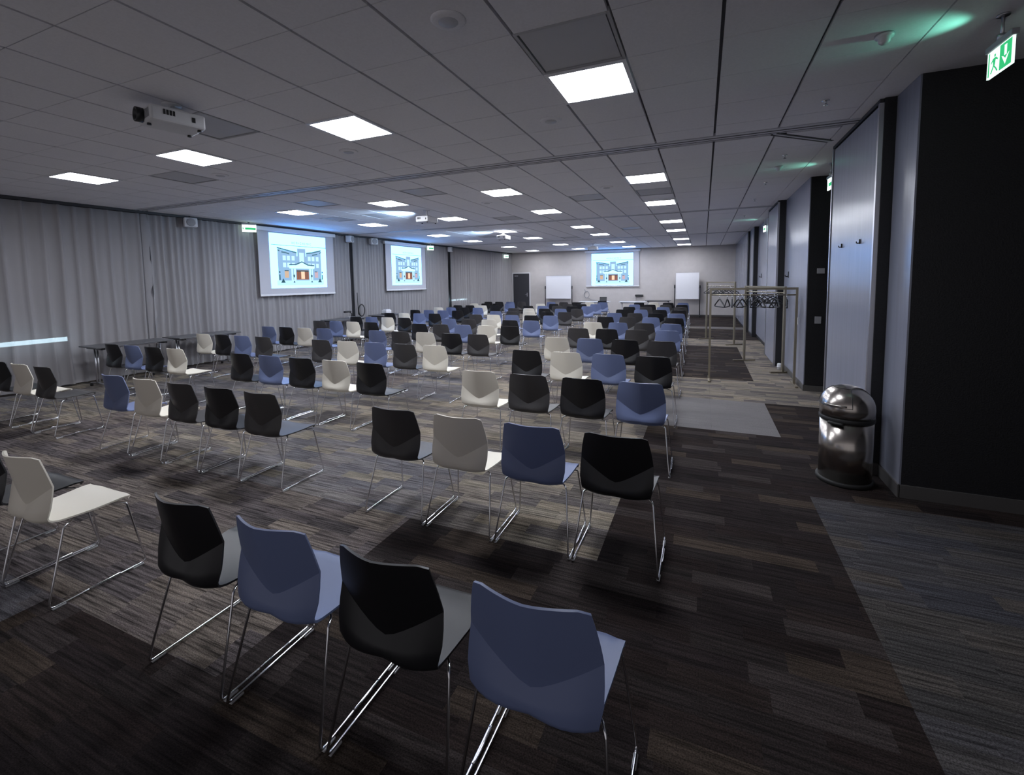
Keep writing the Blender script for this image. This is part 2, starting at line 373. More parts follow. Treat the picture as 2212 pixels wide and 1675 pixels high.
# ------------------------------------------------------------------ walls
b = MB(); b.box(-11.6, XR, YF, YF+.2, 0, ZC+.2); wf = tag(b.build('wall_far', M['far_wall']), kind='structure')
b = MB(); b.add([(xl(YB)-.45,YB,0),(xl(YF)-.45,YF,0),(xl(YF)-.45,YF,ZC+.03),(xl(YB)-.45,YB,ZC+.03),(xl(YB)-.6,YB,0),(xl(YF)-.6,YF,0),(xl(YF)-.6,YF,ZC+.03),(xl(YB)-.6,YB,ZC+.03)],
    [(0,1,2,3),(7,6,5,4),(0,3,7,4),(1,5,6,2),(3,2,6,7),(0,4,5,1)])
tag(b.build('wall_left', M['back_wall']), kind='structure')
b = MB(); b.box(XR, XR+.2, YB, YF, 0, ZC+.2); tag(b.build('wall_right_outer', M['back_wall']), kind='structure')
b = MB(); b.box(-8.6, 1.33, YF-.018, YF, 0, .09); tag(b.build('baseboard_far', M['base_dark']), kind='structure')
# right wall: stepped blocks, black faces across the room, pale faces along it
b = MB()
b.box(1.505, XR, 4.49, 4.94, 0, ZC)
b.box(1.41, XR, 4.94, 6.50, 0, ZC)
b.box(2.7, XR, 6.50, 8.27, 0, ZC)
b.box(1.495, XR, 8.27, 10.43, 0, ZC)
b.box(1.37, XR, 10.43, 11.9, 0, ZC)
b.box(1.505, XR, 11.9, 15.4, 0, ZC)
b.box(1.38, XR, 15.4, 16.8, 0, ZC)
b.box(1.335, XR, 16.8, YF, 0, ZC)
wr = tag(b.build('wall_right', M['black_wall']), kind='structure')
for (x, y0, y1, z0, z1, k) in ((1.505,4.49,4.935,.1,ZC,'grey_panel'), (1.495,8.275,10.43,.1,ZC,'pale_panel'), (1.505,11.95,15.4,.1,ZC,'pale_panel'), (1.38,15.45,16.3,.1,ZC,'grey_panel'), (1.335,16.95,YF,.1,ZC,'grey_panel')):
    b = MB(); b.box(x-.012, x, y0, y1, z0, z1-.001); b.build('wall_lining', M[k], wr)
def stack_door(n, x, y0, y1, lab):
    t = empty('door_%d' % n, (x, (y0+y1)/2, 0)); t['kind'] = 'structure'; t['label'] = lab
    w = (y1-y0)/2
    b = MB(); b.box(-.03, 0, -w+.03, w-.09, .03, 3.27, bev=.003); leaf = b.build('door_leaf', M['pale_panel'], t)
    b = MB(); b.box(-.034, 0, -w-.01, -w+.025, 0, 3.29); b.build('jamb_strip', M['alu'], t)
    b = MB(); b.box(-.02, 0, w-.085, w-.045, 0, 3.29); b.build('shadow_gap', M['dark_trim'], t)
    b = MB(); b.box(-.034, 0, w-.04, w, 0, 3.29); b.build('jamb_strip', M['alu'], t)
    b = MB(); b.box(-.03, 0, -w, w, 3.292, ZC); b.build('head_strip', M['dark_trim'], t)
    return t, leaf
t, leaf = stack_door(1, 1.41, 4.96, 6.50, 'tall pale storage door for the folding partition beside the waste bin')
for y in (-.40, .22):
    b = MB(); b.box(-.042, -.03, y-.007, y+.007, 2.11, 2.155, bev=.002); b.tube(arc_path([(-.04,y,2.12),(-.058,y,2.115),(-.062,y,2.135)], .008), .005, 6); b.build('coat_hook', M['black_plastic'], t)
stack_door(2, 1.37, 10.45, 11.9, 'tall pale storage door beyond the coat racks')
# baseboards on the black corner by the bin
b = MB(); b.box(1.49, XR, 4.475, 4.49, 0, .105); b.box(1.48, 1.495, 4.475, 4.94, 0, .105); b.box(1.40, 1.50, 4.925, 4.94, 0, .105)
b.box(1.475, XR, 8.255, 8.27, 0, .09); b.box(1.478, 1.495, 8.27, 10.42, 0, .1)
tag(b.build('baseboard_right', M['base']), kind='structure')
def plate(name, loc, w, h, m, lab, cat, face='y', t=.012):
    b = MB()
    if face == 'y': b.box(-w/2, w/2, -t, 0, -h/2, h/2, bev=.002)
    else: b.box(-t, 0, -w/2, w/2, -h/2, h/2, bev=.002)
    o = b.build(name, M[m], None, loc); return tag(o, lab, cat)
plate('thermostat', (1.66, 8.27, 1.89), .10, .08, 'grey_plastic', 'small grey thermostat high on the black wall end', 'thermostat')
plate('light_switch', (1.645, 8.27, 1.13), .085, .11, 'grey_plastic', 'grey double light switch low on the black wall end', 'light switch')
plate('light_switch', (1.483, 8.85, 1.06), .08, .12, 'white_plastic', 'white light switch on the pale wall beside the coat rack', 'light switch', 'x')
for y, lab in ((9.95, 'black wall hook on the pale wall above the coat rack'), (14.4, 'black wall hook on the far pale wall')):
    b = MB(); b.box(-.012, 0, -.03, .03, -.06, .06, bev=.004); b.tube(arc_path([(-.01,0,-.03),(-.05,0,-.04),(-.055,0,0)], .02), .008, 6)
    tag(b.build('wall_hook', M['black_plastic'], None, ((1.483 if y < 11 else 1.493), y, 1.85)), lab, 'hook')
b = MB(); b.lathe([(.045,0),(.045,.10),(.04,.12),(.001,.125)], n=16); b.lathe([(.05,.05),(.05,.065)], n=16)
tag(b.build('door_stopper', M['white_plastic'], None, (1.40, 10.05, 0)), 'white cylindrical door stop on the floor by the wall', 'door stop')
# ------------------------------------------------------------------ far door
t = empty('door_3', (-9.2, YF, 0)); t['kind'] = 'structure'; t['label'] = 'dark door in the far corner by the curtain'
b = MB(); b.box(-.47, .47, -.03, 0, 0, 2.2, bev=.004); lf = b.build('door_leaf', M['door'], t)
b = MB(); b.box(.33, .36, -.05, -.03, .95, 1.15); b.tube(arc_path([(.345,-.05,1.05),(.345,-.09,1.05),(.24,-.09,1.05)], .02), .009, 6); b.build('handle', M['alu'], lf)
b = MB(); b.box(-.38, -.18, -.06, -.03, 2.05, 2.10); b.build('door_closer', M['alu'], lf)
for x0, x1, z0, z1 in ((-.53,-.47,0,2.26),(.47,.53,0,2.26),(-.47,.47,2.2,2.26)):
    b = MB(); b.box(x0, x1, -.02, 0, z0, z1); b.build('door_frame', M['white_plastic'], t)
# ------------------------------------------------------------------ curtains
def curtain(y0, y1, pitch, amp, seed, lab, flat=False):
    rnd = random.Random(seed); b = MB(); vs = []; fs = []
    folds = []; y = y0
    while y < y1: folds.append((y, rnd.uniform(.7, 1.3))); y += pitch*rnd.uniform(.75, 1.25)
    n = max(40, int((y1-y0)/.022)); nz = 6
    for i in range(n+1):
        y = y0+(y1-y0)*i/n; o = 0
        for fy, a in folds:
            t = (y-fy)/(.028 if flat else .036)
            if abs(t) < 4: o += a*math.exp(-t*t)
        o2 = .014*math.sin(y*9+seed)+.01*math.sin(y*23+seed*2)
        for k in range(nz+1):
            z = .035+(ZC-.056-.035)*k/nz; w = 1-.25*k/nz
            sway = .012*math.sin(y*3.1+seed)*(1-k/nz)
            vs.append((xl(y)+amp*o*w+o2+(sway if not flat else 0), y+.018*math.sin(k*1.1+y*5)*(1-k/nz), z))
    for i in range(n):
        for k in range(nz):
            a = i*(nz+1)+k; fs.append((a, a+nz+1, a+nz+2, a+1))
    b.add(vs, fs, 0, True)
    o = b.build('curtain', M['curtain']); tag(o, lab, 'curtain', 'voile curtains along the left wall'); return o
curtain(YB+.05, 5.6, .235, .065, 1, 'widest grey voile curtain with soft spaced folds at the left edge', True)
curtain(5.68, 11.18, .13, .075, 2, 'grey voile curtain hanging behind the nearest wall screen')
curtain(11.26, 16.72, .13, .075, 3, 'grey voile curtain hanging behind the second wall screen')
curtain(16.84, YF-.05, .14, .07, 4, 'grey voile curtain in the far left corner by the dark door')
# loose leading edge of the second curtain
b = MB(); vs = []; fs = []
for k in range(15):
    z = .04+k*(ZC-.1)/14; o = .10*abs(math.sin(k*.9))+.02
    vs += [(xl(5.63)+.03, 5.58, z), (xl(5.63)+.05+o*.5, 5.62+o*.8, z), (xl(5.63)+.04, 5.70, z)]
for k in range(14):
    for c in (0, 1): a = k*3+c; fs.append((a, a+1, a+4, a+3))
b.add(vs, fs, 0, True); tag(b.build('curtain_edge', M['curtain']), 'wavy loose curtain edge hanging between the first two curtains', 'curtain')
b = MB(); n = 30
for (y0, y1) in ((YB+.02, YF-.02),):
    b.add([(xl(y0)-.08,y0,ZC-.05),(xl(y0)+.07,y0,ZC-.05),(xl(y1)+.07,y1,ZC-.05),(xl(y1)-.08,y1,ZC-.05),(xl(y0)-.08,y0,ZC+.02),(xl(y0)+.07,y0,ZC+.02),(xl(y1)+.07,y1,ZC+.02),(xl(y1)-.08,y1,ZC+.02)],
          [(3,2,1,0),(4,5,6,7),(0,1,5,4),(1,2,6,5),(2,3,7,6),(3,0,4,7)])
tag(b.build('curtain_rail', M['track']), 'dark curtain rail along the ceiling edge above the curtains', 'curtain rail')
# windows behind the voile with a gap of daylight under the blind
for n, (y0, y1, z0, z1) in enumerate(((2.9, 4.45, .80, .88), (17.4, 18.8, .95, 1.02))):
    t = empty('window_%d' % (n+1), (xl((y0+y1)/2)-.30, (y0+y1)/2, 0)); t['kind'] = 'structure'
    w = (y1-y0)/2
    b = MB(); b.box(-.02, 0, -w, w, z0, z1); b.build('daylight_pane', M['winlight'], t)
    b = MB(); b.box(0, .02, -w-.05, w+.05, z1, 2.7); b.build('blind', M['grey_plastic'], t)
    b = MB(); b.box(-.02, .06, -w-.06, w+.06, z0-.05, z0); b.build('window_sill', M['base'], t)
# partition wall posts beside the curtain
for n, y in enumerate((11.22, 16.78)):
    b = MB(); b.box(-.012, .03, -.016, .016, 0, ZC-.06)
    o = b.build('wall_post', M['dark_trim'], None, (xl(y)+.07, y, 0)); tag(o, 'dark slim partition post against the curtain, %s' % ('between the two wall screens' if n == 0 else 'past the second wall screen'), 'post')
# ------------------------------------------------------------------ projection screens with picture
PC = {}
def pc(name, c, s=1.0):
    if name not in PC: PC[name] = emis('picture_'+name, c, PICTURE_L*s)
    return name
pc('white', (.11,.38,1.0), 4.6); pc('sky', (.42,.68,.95), .95); pc('facade', (.26,.44,.66), .8); pc('pane', (.42,.66,.95), 1.0); pc('roof', (.07,.16,.22), .8); pc('line', (.16,.32,.36), .8); pc('text', (.20,.36,.46), .9)
pc('brown', (.30,.12,.08), .75); pc('glow', (.75,.50,.36), 1.0); pc('tree', (.03,.09,.12), .8); pc('tower', (.26,.42,.64), .8); pc('amber', (.50,.36,.26), .9); pc('pink', (.46,.34,.40), .9); pc('ground', (.40,.66,.92), .95)
def picture(parent, x0, x1, z0, z1, yf):
    b = MB(); names = list(PC); lay = [0]
    def poly(n, pts):
        lay[0] += 1; y = yf-.0004*lay[0]-.002
        b.add([(x0+(x1-x0)*u, y, z1-(z1-z0)*v) for u, v in pts], [tuple(range(len(pts)-1, -1, -1))], names.index(n))
    def rect(n, u0, u1, v0, v1): poly(n, [(u0,v0),(u1,v0),(u1,v1),(u0,v1)])
    def line(n, P, w):
        for a, c in zip(P, P[1:]): poly(n, [(a[0],a[1]-w),(c[0],c[1]-w),(c[0],c[1]+w),(a[0],a[1]+w)])
    rect('white', 0, 1, 0, 1); rect('sky', .1, .92, .86, .95)
    rect('line', .03, 1, .205, .215)
    u = .37                                                     # unreadable pale heading
    for i in range(10):
        w = .027; k = i % 5
        rect('text', u, u+.006, .135, .175)
        if k in (0, 2): rect('text', u+.018, u+.024, .135, .175)
        if k in (0, 3): rect('text', u, u+.024, .152, .158)
        if k in (1, 2, 4): rect('text', u, u+.022, .135, .141)
        if k in (1, 4): rect('text', u, u+.022, .169, .175)
        u += w+.009
    poly('facade', [(.12,.28),(.44,.345),(.44,.86),(.12,.86)]); poly('facade', [(.61,.345),(.89,.275),(.89,.86),(.61,.86)])
    rect('facade', .43, .62, .40, .86)
    rect('tower', .455, .60, .255, .56); rect('pane', .487, .57, .33, .55)
    for uu in (.20, .27, .35, .64, .71, .79):
        for vv in (.40, .53): rect('pane', uu, uu+.052, vv, vv+.085)
    line('roof', [(.11,.262),(.28,.30),(.44,.335)], .012); line('roof', [(.61,.338),(.72,.32),(.89,.268)], .012)
    line('roof', [(.12,.305),(.15,.315)], .012); line('roof', [(.18,.335),(.25,.345),(.31,.365)], .011); line('roof', [(.72,.37),(.82,.345)], .011); line('roof', [(.86,.325),(.895,.30)], .01)
    poly('white', [(.30,.58),(.42,.575),(.525,.52),(.63,.58),(.75,.585),(.75,.635),(.30,.635)])
    line('roof', [(.30,.567),(.41,.56),(.525,.505),(.63,.562),(.75,.572)], .011)
    rect('ground', .1, .92, .86, .94)
    rect('pane', .33, .41, .64, .86); rect('pane', .65, .72, .64, .86); rect('line', .363, .372, .64, .85); rect('line', .688, .697, .64, .85)
    rect('brown', .42, .64, .665, .845); rect('tree', .42, .64, .672, .69); rect('glow', .50, .565, .69, .83)
    for uu in (.445, .475, .585, .612): rect('tree', uu, uu+.006, .69, .83)
    rect('amber', .215, .285, .675, .81); rect('tree', .215, .285, .67, .685); rect('pink', .75, .815, .69, .81); rect('tree', .75, .80, .685, .70)
    for uu in (.373, .692): poly('tree', [(uu-.018,.775),(uu,.74),(uu+.018,.775),(uu,.81)]); poly('tree', [(uu-.016,.90),(uu,.86),(uu+.016,.90)])
    for uu in (.185, .845): poly('tree', [(uu-.036,.90),(uu,.82),(uu+.036,.90)])
    for uu in (.122, .885): rect('tree', uu, uu+.02, .69, .72); rect('tree', uu, uu+.018, .75, .85)
    return b.build('projected_picture', [PC[n] for n in names], parent)
def screen(loc, rz, w, zt, zb, pic, lab):
    t = empty('projection_screen', (loc[0], loc[1], 0), rz, lab, 'projection screen', 'wall projection screens')
    b = MB(); b.box(-w/2-.06, w/2+.06, -.10, 0, zt, zt+.10, bev=.01); b.build('case', M['white_plastic'], t)
    b = MB(); b.box(-w/2, w/2, -.055, -.050, zb, zt); b.build('fabric', M['screen'], t)
    b = MB(); b.box(-w/2, w/2, -.07, -.04, zb-.05, zb, bev=.006); b.build('bottom_bar', M['white_plastic'], t)
    picture(t, *pic, -.055)
    return t
al = PI/2 - math.atan(.045)
screen((xl(9.2)+.10, 9.2), al, 2.40, 3.17, 1.55, (-.89, .91, 1.70, 3.135), 'large projection screen on the curtain wall showing a pale building, nearest of three')
screen((xl(13.8)+.10, 13.8), al, 2.26, 3.14, 1.57, (-.83, .87, 1.715, 3.10), 'second projection screen on the curtain wall showing a pale building')
screen((-4.25, YF-.01), 0, 2.66, 3.19, 1.50, (-1.04, 1.03, 1.52, 3.12), 'projection screen on the far end wall between two whiteboards')
# ------------------------------------------------------------------ projectors
def projector(loc, rz, lab, beam=None, sc=1.0, drop=.14, hx=.20, hy=.15, lx=-.09):
    t = empty('projector', loc, rz, lab, 'projector', 'ceiling projectors'); t.scale = (sc, sc, sc)
    b = MB(); b.box(-hx, hx, -hy, hy, -.06, .06, bev=.018); body = b.build('body', M['white_plastic'], t)
    b = MB(); b.lathe([(.058,0),(.058,.05),(.045,.05),(.045,.02),(.001,.02)], n=20)
    me = b.mesh('lens_ring', M['black_plastic'])
    for v in me.vertices: x, y, z = v.co; v.co = (x+lx, -hy-z, y)
    link(bpy.data.objects.new('lens_ring', me), body)
    b = MB(); b.lathe([(.001,.034),(.025,.031),(.044,.02)][::-1], n=20); me = b.mesh('lens', M['lens'])
    for v in me.vertices: x, y, z = v.co; v.co = (x+lx, -hy-z, y)
    link(bpy.data.objects.new('lens', me), body)
    b = MB()
    for k in range(5): b.box(.02+k*.02, .032+k*.02, -hy-.003, -hy+.002, -.035, .035)
    b.build('front_grille', M['grey_plastic'], body)
    b = MB()
    for q in (-1, 1):
        for k in range(4): b.box(q*hx-.003, q*hx+.003, -.11+k*.022, -.095+k*.022, -.005, .035)
        b.box(q*hx-.003, q*hx+.003, .09, .115, -.02, .02)
    b.build('side_vent', M['black_plastic'], body)
    for x, y in ((-hx+.04,hy-.04),(hx-.04,hy-.04),(0,-hy+.03)):
        b = MB(); b.lathe([(.016,-.075),(.014,-.06)], (x,y,0), n=10); b.build('foot', M['black_plastic'], body)
    b = MB(); b.box(-.10, .10, -.08, .08, .06, .075); b.tube([(0,0,.07),(0,0,drop/sc)], .022, 10); b.lathe([(.07,drop/sc-.012),(.07,drop/sc)], n=16)
    for x, y in ((-.09,-.07),(.09,-.07),(.09,.07),(-.09,.07)): b.tube([(x,y,.07),(x*.2,y*.2,.11)], .006, 6)
    b.build('ceiling_mount', M['white_plastic'], t)
    if beam:
        l = bpy.data.lights.new('projector_lamp', 'SPOT'); l.energy = BEAM_W*beam; l.color = (.50,.72,1.0); l.spot_size = 1.75; l.spot_blend = .9; l.shadow_soft_size = .03
        o = bpy.data.objects.new('projector_lamp', l); o.location = (-.09, -.25, .0); o.rotation_euler = (math.radians(91), 0, math.radians(180)); link(o, t)
    return t
projector((-4.16, 2.50, ZC-.135), math.radians(-13), 'large white projector under the ceiling at the left, nearest the camera', None, 1.0, .135, .15, .195, -.04)
projector((-5.45, 8.25, ZC-.20), -PI/2, 'white ceiling projector aimed at the nearest wall screen', 1.0, 1.0, .20)
projector((-5.65, 12.7, ZC-.20), -PI/2, 'white ceiling projector aimed at the second wall screen', 1.0, 1.0, .20)
projector((-4.3, 18.9, ZC-.20), PI, 'small ceiling projector aimed at the far wall screen', .07, 1.0, .20)
# ------------------------------------------------------------------ wall loudspeakers
for n, y in enumerate((6.42, 11.0, 12.05, 16.6)):
    lab = ('near the start of the second curtain', 'right of the nearest wall screen', 'left of the second wall screen', 'right of the second wall screen')[n]
    t = empty('wall_speaker', (xl(y)+.20, y, ZC-.16), al + (.35 if n % 2 else -.35), 'white loudspeaker high on the curtain wall, '+lab, 'speaker', 'white wall loudspeakers')
    b = MB(); b.box(-.12, .12, -.10, .07, -.10, .10, bev=.02); b.build('cabinet', M['white_plastic'], t)
    b = MB(); b.lathe([(.085,0),(.085,.008),(.07,.012),(.02,.004),(.001,.008)], n=20); me = b.mesh('cone', M['grey_plastic'])
    for v in me.vertices: x, yy, z = v.co; v.co = (x, -.10-z, yy)
    link(bpy.data.objects.new('cone', me), t)
    b = MB(); b.tube([(0,.05,.09),(0,.05,.15)], .012, 8); b.build('bracket', M['black_plastic'], t)
# ------------------------------------------------------------------ exit signs
def exit_sign(loc, rz, w, h, rod, lab, glow=0, detailed=False):
    t = empty('exit_sign', loc, rz, lab, 'exit sign', 'green exit signs')
    b = MB(); b.box(-w/2-.008, w/2+.008, -.018, .018, h, h+.035, bev=.004); b.build('housing', M['grey_plastic'], t)
    b = MB(); b.tube([(0,0,h+.03),(0,0,h+.035+rod)], .009, 8); b.lathe([(.022,h+.035),(.022,h+.06)], n=10); b.lathe([(.03,h+.035+rod-.01),(.03,h+.035+rod)], n=12); b.build('hanger_rod', M['alu'], t)
    b = MB(); b.box(-w/2, w/2, -.006, .006, 0, h, 0)
    if detailed:
        for sgn in (-1, 1):
            yy = sgn*.0068
            def q(pts, mi):
                P = [(u*w-w/2 if sgn < 0 else w/2-(1-u)*w, yy, v*h) for u, v in pts]
                b.add(P, [tuple(range(len(P))) if sgn < 0 else tuple(range(len(P)-1, -1, -1))], mi); 
            q([(.52,.04),(.98,.04),(.98,.96),(.52,.96)], 1)
            yy = sgn*.0074
            q([(.70,.86),(.80,.86),(.80,.48),(.70,.48)], 0); q([(.60,.52),(.75,.14),(.90,.52),(.82,.46),(.75,.36),(.68,.46)], 0)
            q([(.06,.05),(.11,.05),(.11,.95),(.06,.95)], 1)
            q([(.30,.80),(.36,.80),(.36,.70),(.30,.70)], 1); q([(.24,.66),(.38,.68),(.34,.38),(.27,.38)], 1); q([(.38,.66),(.46,.56),(.44,.52),(.36,.60)], 1)
            q([(.24,.64),(.16,.52),(.19,.50),(.27,.58)], 1); q([(.27,.40),(.16,.14),(.21,.12),(.32,.38)], 1); q([(.31,.40),(.42,.22),(.47,.10),(.42,.10),(.37,.22),(.28,.36)], 1)
    else:
        b.box(-w/2+.01, w/2-.01, -.0075, .0075, h*.30, h*.62, 1)
        b.box(-w/2+.03, -w/2+.06, -.008, .008, h*.2, h*.8, 0)
    b.build('sign_plate', [M['sign_white'] if detailed else M['sign_bright'], M['sign_green']], t)
    if glow:
        l = bpy.data.lights.new('sign_lamp', 'SPOT'); l.energy = glow; l.color = (.25,1.0,.72); l.spot_size = 1.25; l.spot_blend = 1.0; l.shadow_soft_size = .02
        o = bpy.data.objects.new('sign_lamp', l); o.location = (0, -.05, h+.02); link(o, t)
        dirv = Vector((0, -1, .42)); o.rotation_euler = dirv.to_track_quat('-Z', 'Y').to_euler()
    return t
exit_sign((1.60, 3.70, 3.00), -PI/2, .25, .155, ZC-3.00-.19, 'large green exit sign with running figure and arrow, top right corner', 3.2, True)
exit_sign((1.56, 7.4, 2.98), -PI/2+.06, .24, .15, ZC-2.98-.185, 'glowing exit sign hanging beside the tall pale storage door', 2.6)
exit_sign((1.45, 13.6, 3.0), -PI/2+.10, .24, .15, ZC-3.0-.185, 'small glowing exit sign hanging far along the right wall', 2.4)
exit_sign((xl(7.75)+.22, 7.75, 3.09), al-.5, .30, .17, ZC-3.09-.205, 'lit exit sign at the left edge of the nearest wall screen', 0)
exit_sign((xl(15.2)+.22, 15.2, 3.06), al-.6, .26, .16, ZC-3.06-.195, 'lit exit sign at the right edge of the second wall screen', 0)
exit_sign((xl(22.0)+.18, 22.0, 3.03), al-.6, .26, .16, ZC-3.03-.195, 'lit exit sign in the far corner above the dark door', 0)
# ------------------------------------------------------------------ chairs
def shell_mesh(name, m):
    NU = 12; rows = []
    def hw(kind, t):
        if kind == 'back': return .187 + (.236-.187)*(1-t)**.8 if t >= 0 else 0
    us = [-1+2*i/NU for i in range(NU+1)]
    # top of back -> crease -> bulge
    def zc(u): return .553+.122*(math.sqrt(u*u+.012)-.11)/.896
    def yc(u): return .050+.035*u*u
    def wz(z):
        t = min(1, max(0, (.86-z)/.27)); return .187+.039*t*(2-t)-(.012*max(0, (.56-z)/.06))
    def sl(u): return .46-.28*u*u
    for k in range(6):
        t = k/5                                  # 0 top, 1 crease
        row = []
        for u in us:
            ztop = .860 - .012*max(0, abs(u)-.86)/.14 - .006*u*u
            z = ztop+(zc(u)-ztop)*t
            w = wz(z)
            y = yc(u)-(z-zc(u))*.21
            row.append((u*w, y, z))
        rows.append(row)
    for k in range(1, 4):
        t = k/3; row = []
        for u in us:
            zb = .500; z = zc(u)+(zb-zc(u))*t
            w = wz(z)
            y = yc(u)-(zc(u)-z)*sl(u)
            row.append((u*w, y, z))
        rows.append(row)
    # bend into the seat
    for (t, w, dz) in ((.25,.212,.0),(.5,.205,.0),(.75,.202,.0),(1,.203,.0)):
        row = []
        for u in us:
            y0 = yc(u)-(zc(u)-.50)*sl(u); zs = .447+.010*u*u
            a = t*PI/2; rr = .080
            y = y0 + rr*(1-math.cos(a)); z = .50-(.50-zs)*math.sin(a)
            row.append((u*w, y, z))
        rows.append(row)
    for (yy, w, zz) in ((.20,.207,.444),(.27,.212,.443),(.34,.218,.447),(.40,.222,.452),(.44,.223,.451),(.462,.220,.443),(.470,.205,.434)):
        row = []
        for u in us:
            z = zz + .010*u*u; y = yy + .004*(1-u*u) - (.035*max(0, abs(u)-.8)/.2 if yy > .45 else 0)
            row.append((u*w, y, z))
        rows.append(row)
    R = len(rows); n1 = NU+1; bm = bmesh.new()
    V = [[bm.verts.new(p) for p in row] for row in rows]
    for i in range(R-1):
        for j in range(NU): bm.faces.new((V[i][j], V[i][j+1], V[i+1][j+1], V[i+1][j]))
    bm.normal_update(); bmesh.ops.recalc_face_normals(bm, faces=bm.faces[:]); bm.normal_update()
    # orient so that normals point to the outside (back / underside)
    V[3][6].normal
    if V[3][NU//2].normal.y > 0:
        bmesh.ops.reverse_faces(bm, faces=bm.faces[:]); bm.normal_update()
    T = .009
    top = [[bm.verts.new(v.co - v.normal*T) for v in row] for row in V]
    for i in range(R-1):
        for j in range(NU): bm.faces.new((top[i][j], top[i+1][j], top[i+1][j+1], top[i][j+1]))
    ring = [(0, j) for j in range(NU)]+[(i, NU) for i in range(R-1)]+[(R-1, j) for j in range(NU, 0, -1)]+[(i, 0) for i in range(R-1, 0, -1)]
    for k in range(len(ring)):
        a = ring[k]; c = ring[(k+1) % len(ring)]
        bm.faces.new((V[a[0]][a[1]], V[c[0]][c[1]], top[c[0]][c[1]], top[a[0]][a[1]]))
    bmesh.ops.recalc_face_normals(bm, faces=bm.faces[:])
    bm.edges.ensure_lookup_table()
    for fc in bm.faces: fc.smooth = True
    cre = set()
    for j in range(NU): cre.add(frozenset((V[5][j], V[5][j+1])))
    for e in bm.edges:
        k = frozenset(e.verts)
        if k in cre: e.smooth = False
        elif len(e.link_faces) == 2 and e.calc_face_angle(0) > .9: e.smooth = False
    me = bpy.data.meshes.new(name); bm.to_mesh(me); bm.free(); me.materials.append(m); return me
SHELL = {k: shell_mesh('shell_'+n, M[n+'_shell']) for k, n in (('W','white'),('B','blue'),('K','black'),('C','charcoal'))}
b = MB(); RW = .0058
for s in (1,):
    b.tube(arc_path([(.13,.20,.430),(.19,.165,.428),(.218,.12,.432),(.262,.004,.012),(.262,.488,.012),(.218,.425,.428),(.19,.40,.432),(.13,.38,.430)], .03, 4), RW, 8)
sled_me = b.mesh('sled_leg', M['chrome'])
sled_l = sled_me.copy()
for v in sled_l.vertices: v.co.x = -v.co.x
sled_l.flip_normals()
b = MB(); b.tube([(-.15,.20,.430),(.15,.20,.430)], RW, 8); b.tube([(-.15,.38,.430),(.15,.38,.430)], RW, 8); b.box(-.11,.11,.18,.40,.433,.440); under_me = b.mesh('seat_support', M['chrome'])
b = MB(); b.box(-.009,.009,-.03,.03,0,.010, bev=.003); glide_me = b.mesh('glide', M['glide'])
b = MB(); b.tube(arc_path([(.262,.19,.014),(.272,.19,.024),(.272,.34,.024),(.262,.34,.014)], .012), .004, 6); clip_me = b.mesh('linking_clip', M['chrome'])
COLNAME = {'W': 'ivory white', 'B': 'slate blue', 'K': 'black', 'C': 'charcoal'}
def make_chair(col):
    t = empty('stacking_chair', (0,0,-50))
    for nm, me in (('seat_shell', SHELL[col]), ('sled_leg', sled_me), ('sled_leg', sled_l), ('seat_support', under_me), ('linking_clip', clip_me)):
        link(bpy.data.objects.new(nm, me), t)
    for x in (-.262, .262):
        for y in (.05, .44):
            o = bpy.data.objects.new('glide', glide_me); o.location = (x, y, 0); link(o, t)
    return t
PROTO = {k: make_chair(k) for k in 'WBKC'}; USED = set()
ROWY = [1.20, 2.71, 4.20, 5.69, 7.14, 8.63, 9.98, 11.5, 12.9, 14.4, 15.9, 17.35, 18.8]
BLK = dict(R=[-.48,-1.03,-1.59,-2.15], M=[-3.59,-4.14,-4.71,-5.28,-5.85], L=[-7.32,-7.88,-8.43,-8.98])
TAB = [  # colours, right to left in every block
 dict(R='BKBK', M='WK', L=''),      dict(R='KBWC', M='CKCWB', L='CWK'), dict(R='BKCW', M='KWKBK', L='WKBK'), dict(R='KBWK', M='WCBWC', L='CBKW'),
 dict(R='CKBW', M='CKWCB', L='BWKB'), dict(R='BCKC', M='KWBCK', L='KWBC'), dict(R='BCBW', M='BKWCB', L='KWBK'), dict(R='KBCK', M='BKBWC', L='KBWK'),
 dict(R='BKCB', M='CKWCB', L='KBBK'), dict(R='KKBK', M='CBKWC', L='BKBW'), dict(R='CBCK', M='BKCBK', L='KWKK'), dict(R='KCKB', M='BKCKW', L='BKKW'), dict(R='BKWK', M='BWKCB', L='CBKK')]
ORD = ['first','second','third','fourth','fifth','sixth','seventh','eighth','ninth','tenth','eleventh','twelfth','thirteenth']
BN = dict(R='right block', M='middle block', L='curtain-side block')
def place(col, x, y, lab, rz):
    if col in USED: t = copy_tree(PROTO[col])
    else: t = PROTO[col]; USED.add(col)
    t.location = (x, y, 0); t.rotation_euler = (0, 0, rz)
    tag(t, lab, 'chair', 'rows of shell chairs on chrome sled frames'); return t
for rI, row in enumerate(TAB):
    for bk in 'RML':
        for i, col in enumerate(row[bk]):
            Y = ROWY[rI]; k = min(1, max(0, (Y-2.7)/3)); X = BLK[bk][i]-.013*(Y-2.7)-{'R': .035, 'M': .075, 'L': 0}[bk]*k
            if rI == 0: X += -.01
            lab = '%s sled chair, %s row from the camera, %s, %s from the right' % (COLNAME[col], ORD[rI], BN[bk], ORD[i])
            place(col, X, Y-.045, lab, random.uniform(-.012, .012))
place('K', -4.2, 20.25, 'black sled chair standing alone in front of the head table', .0)
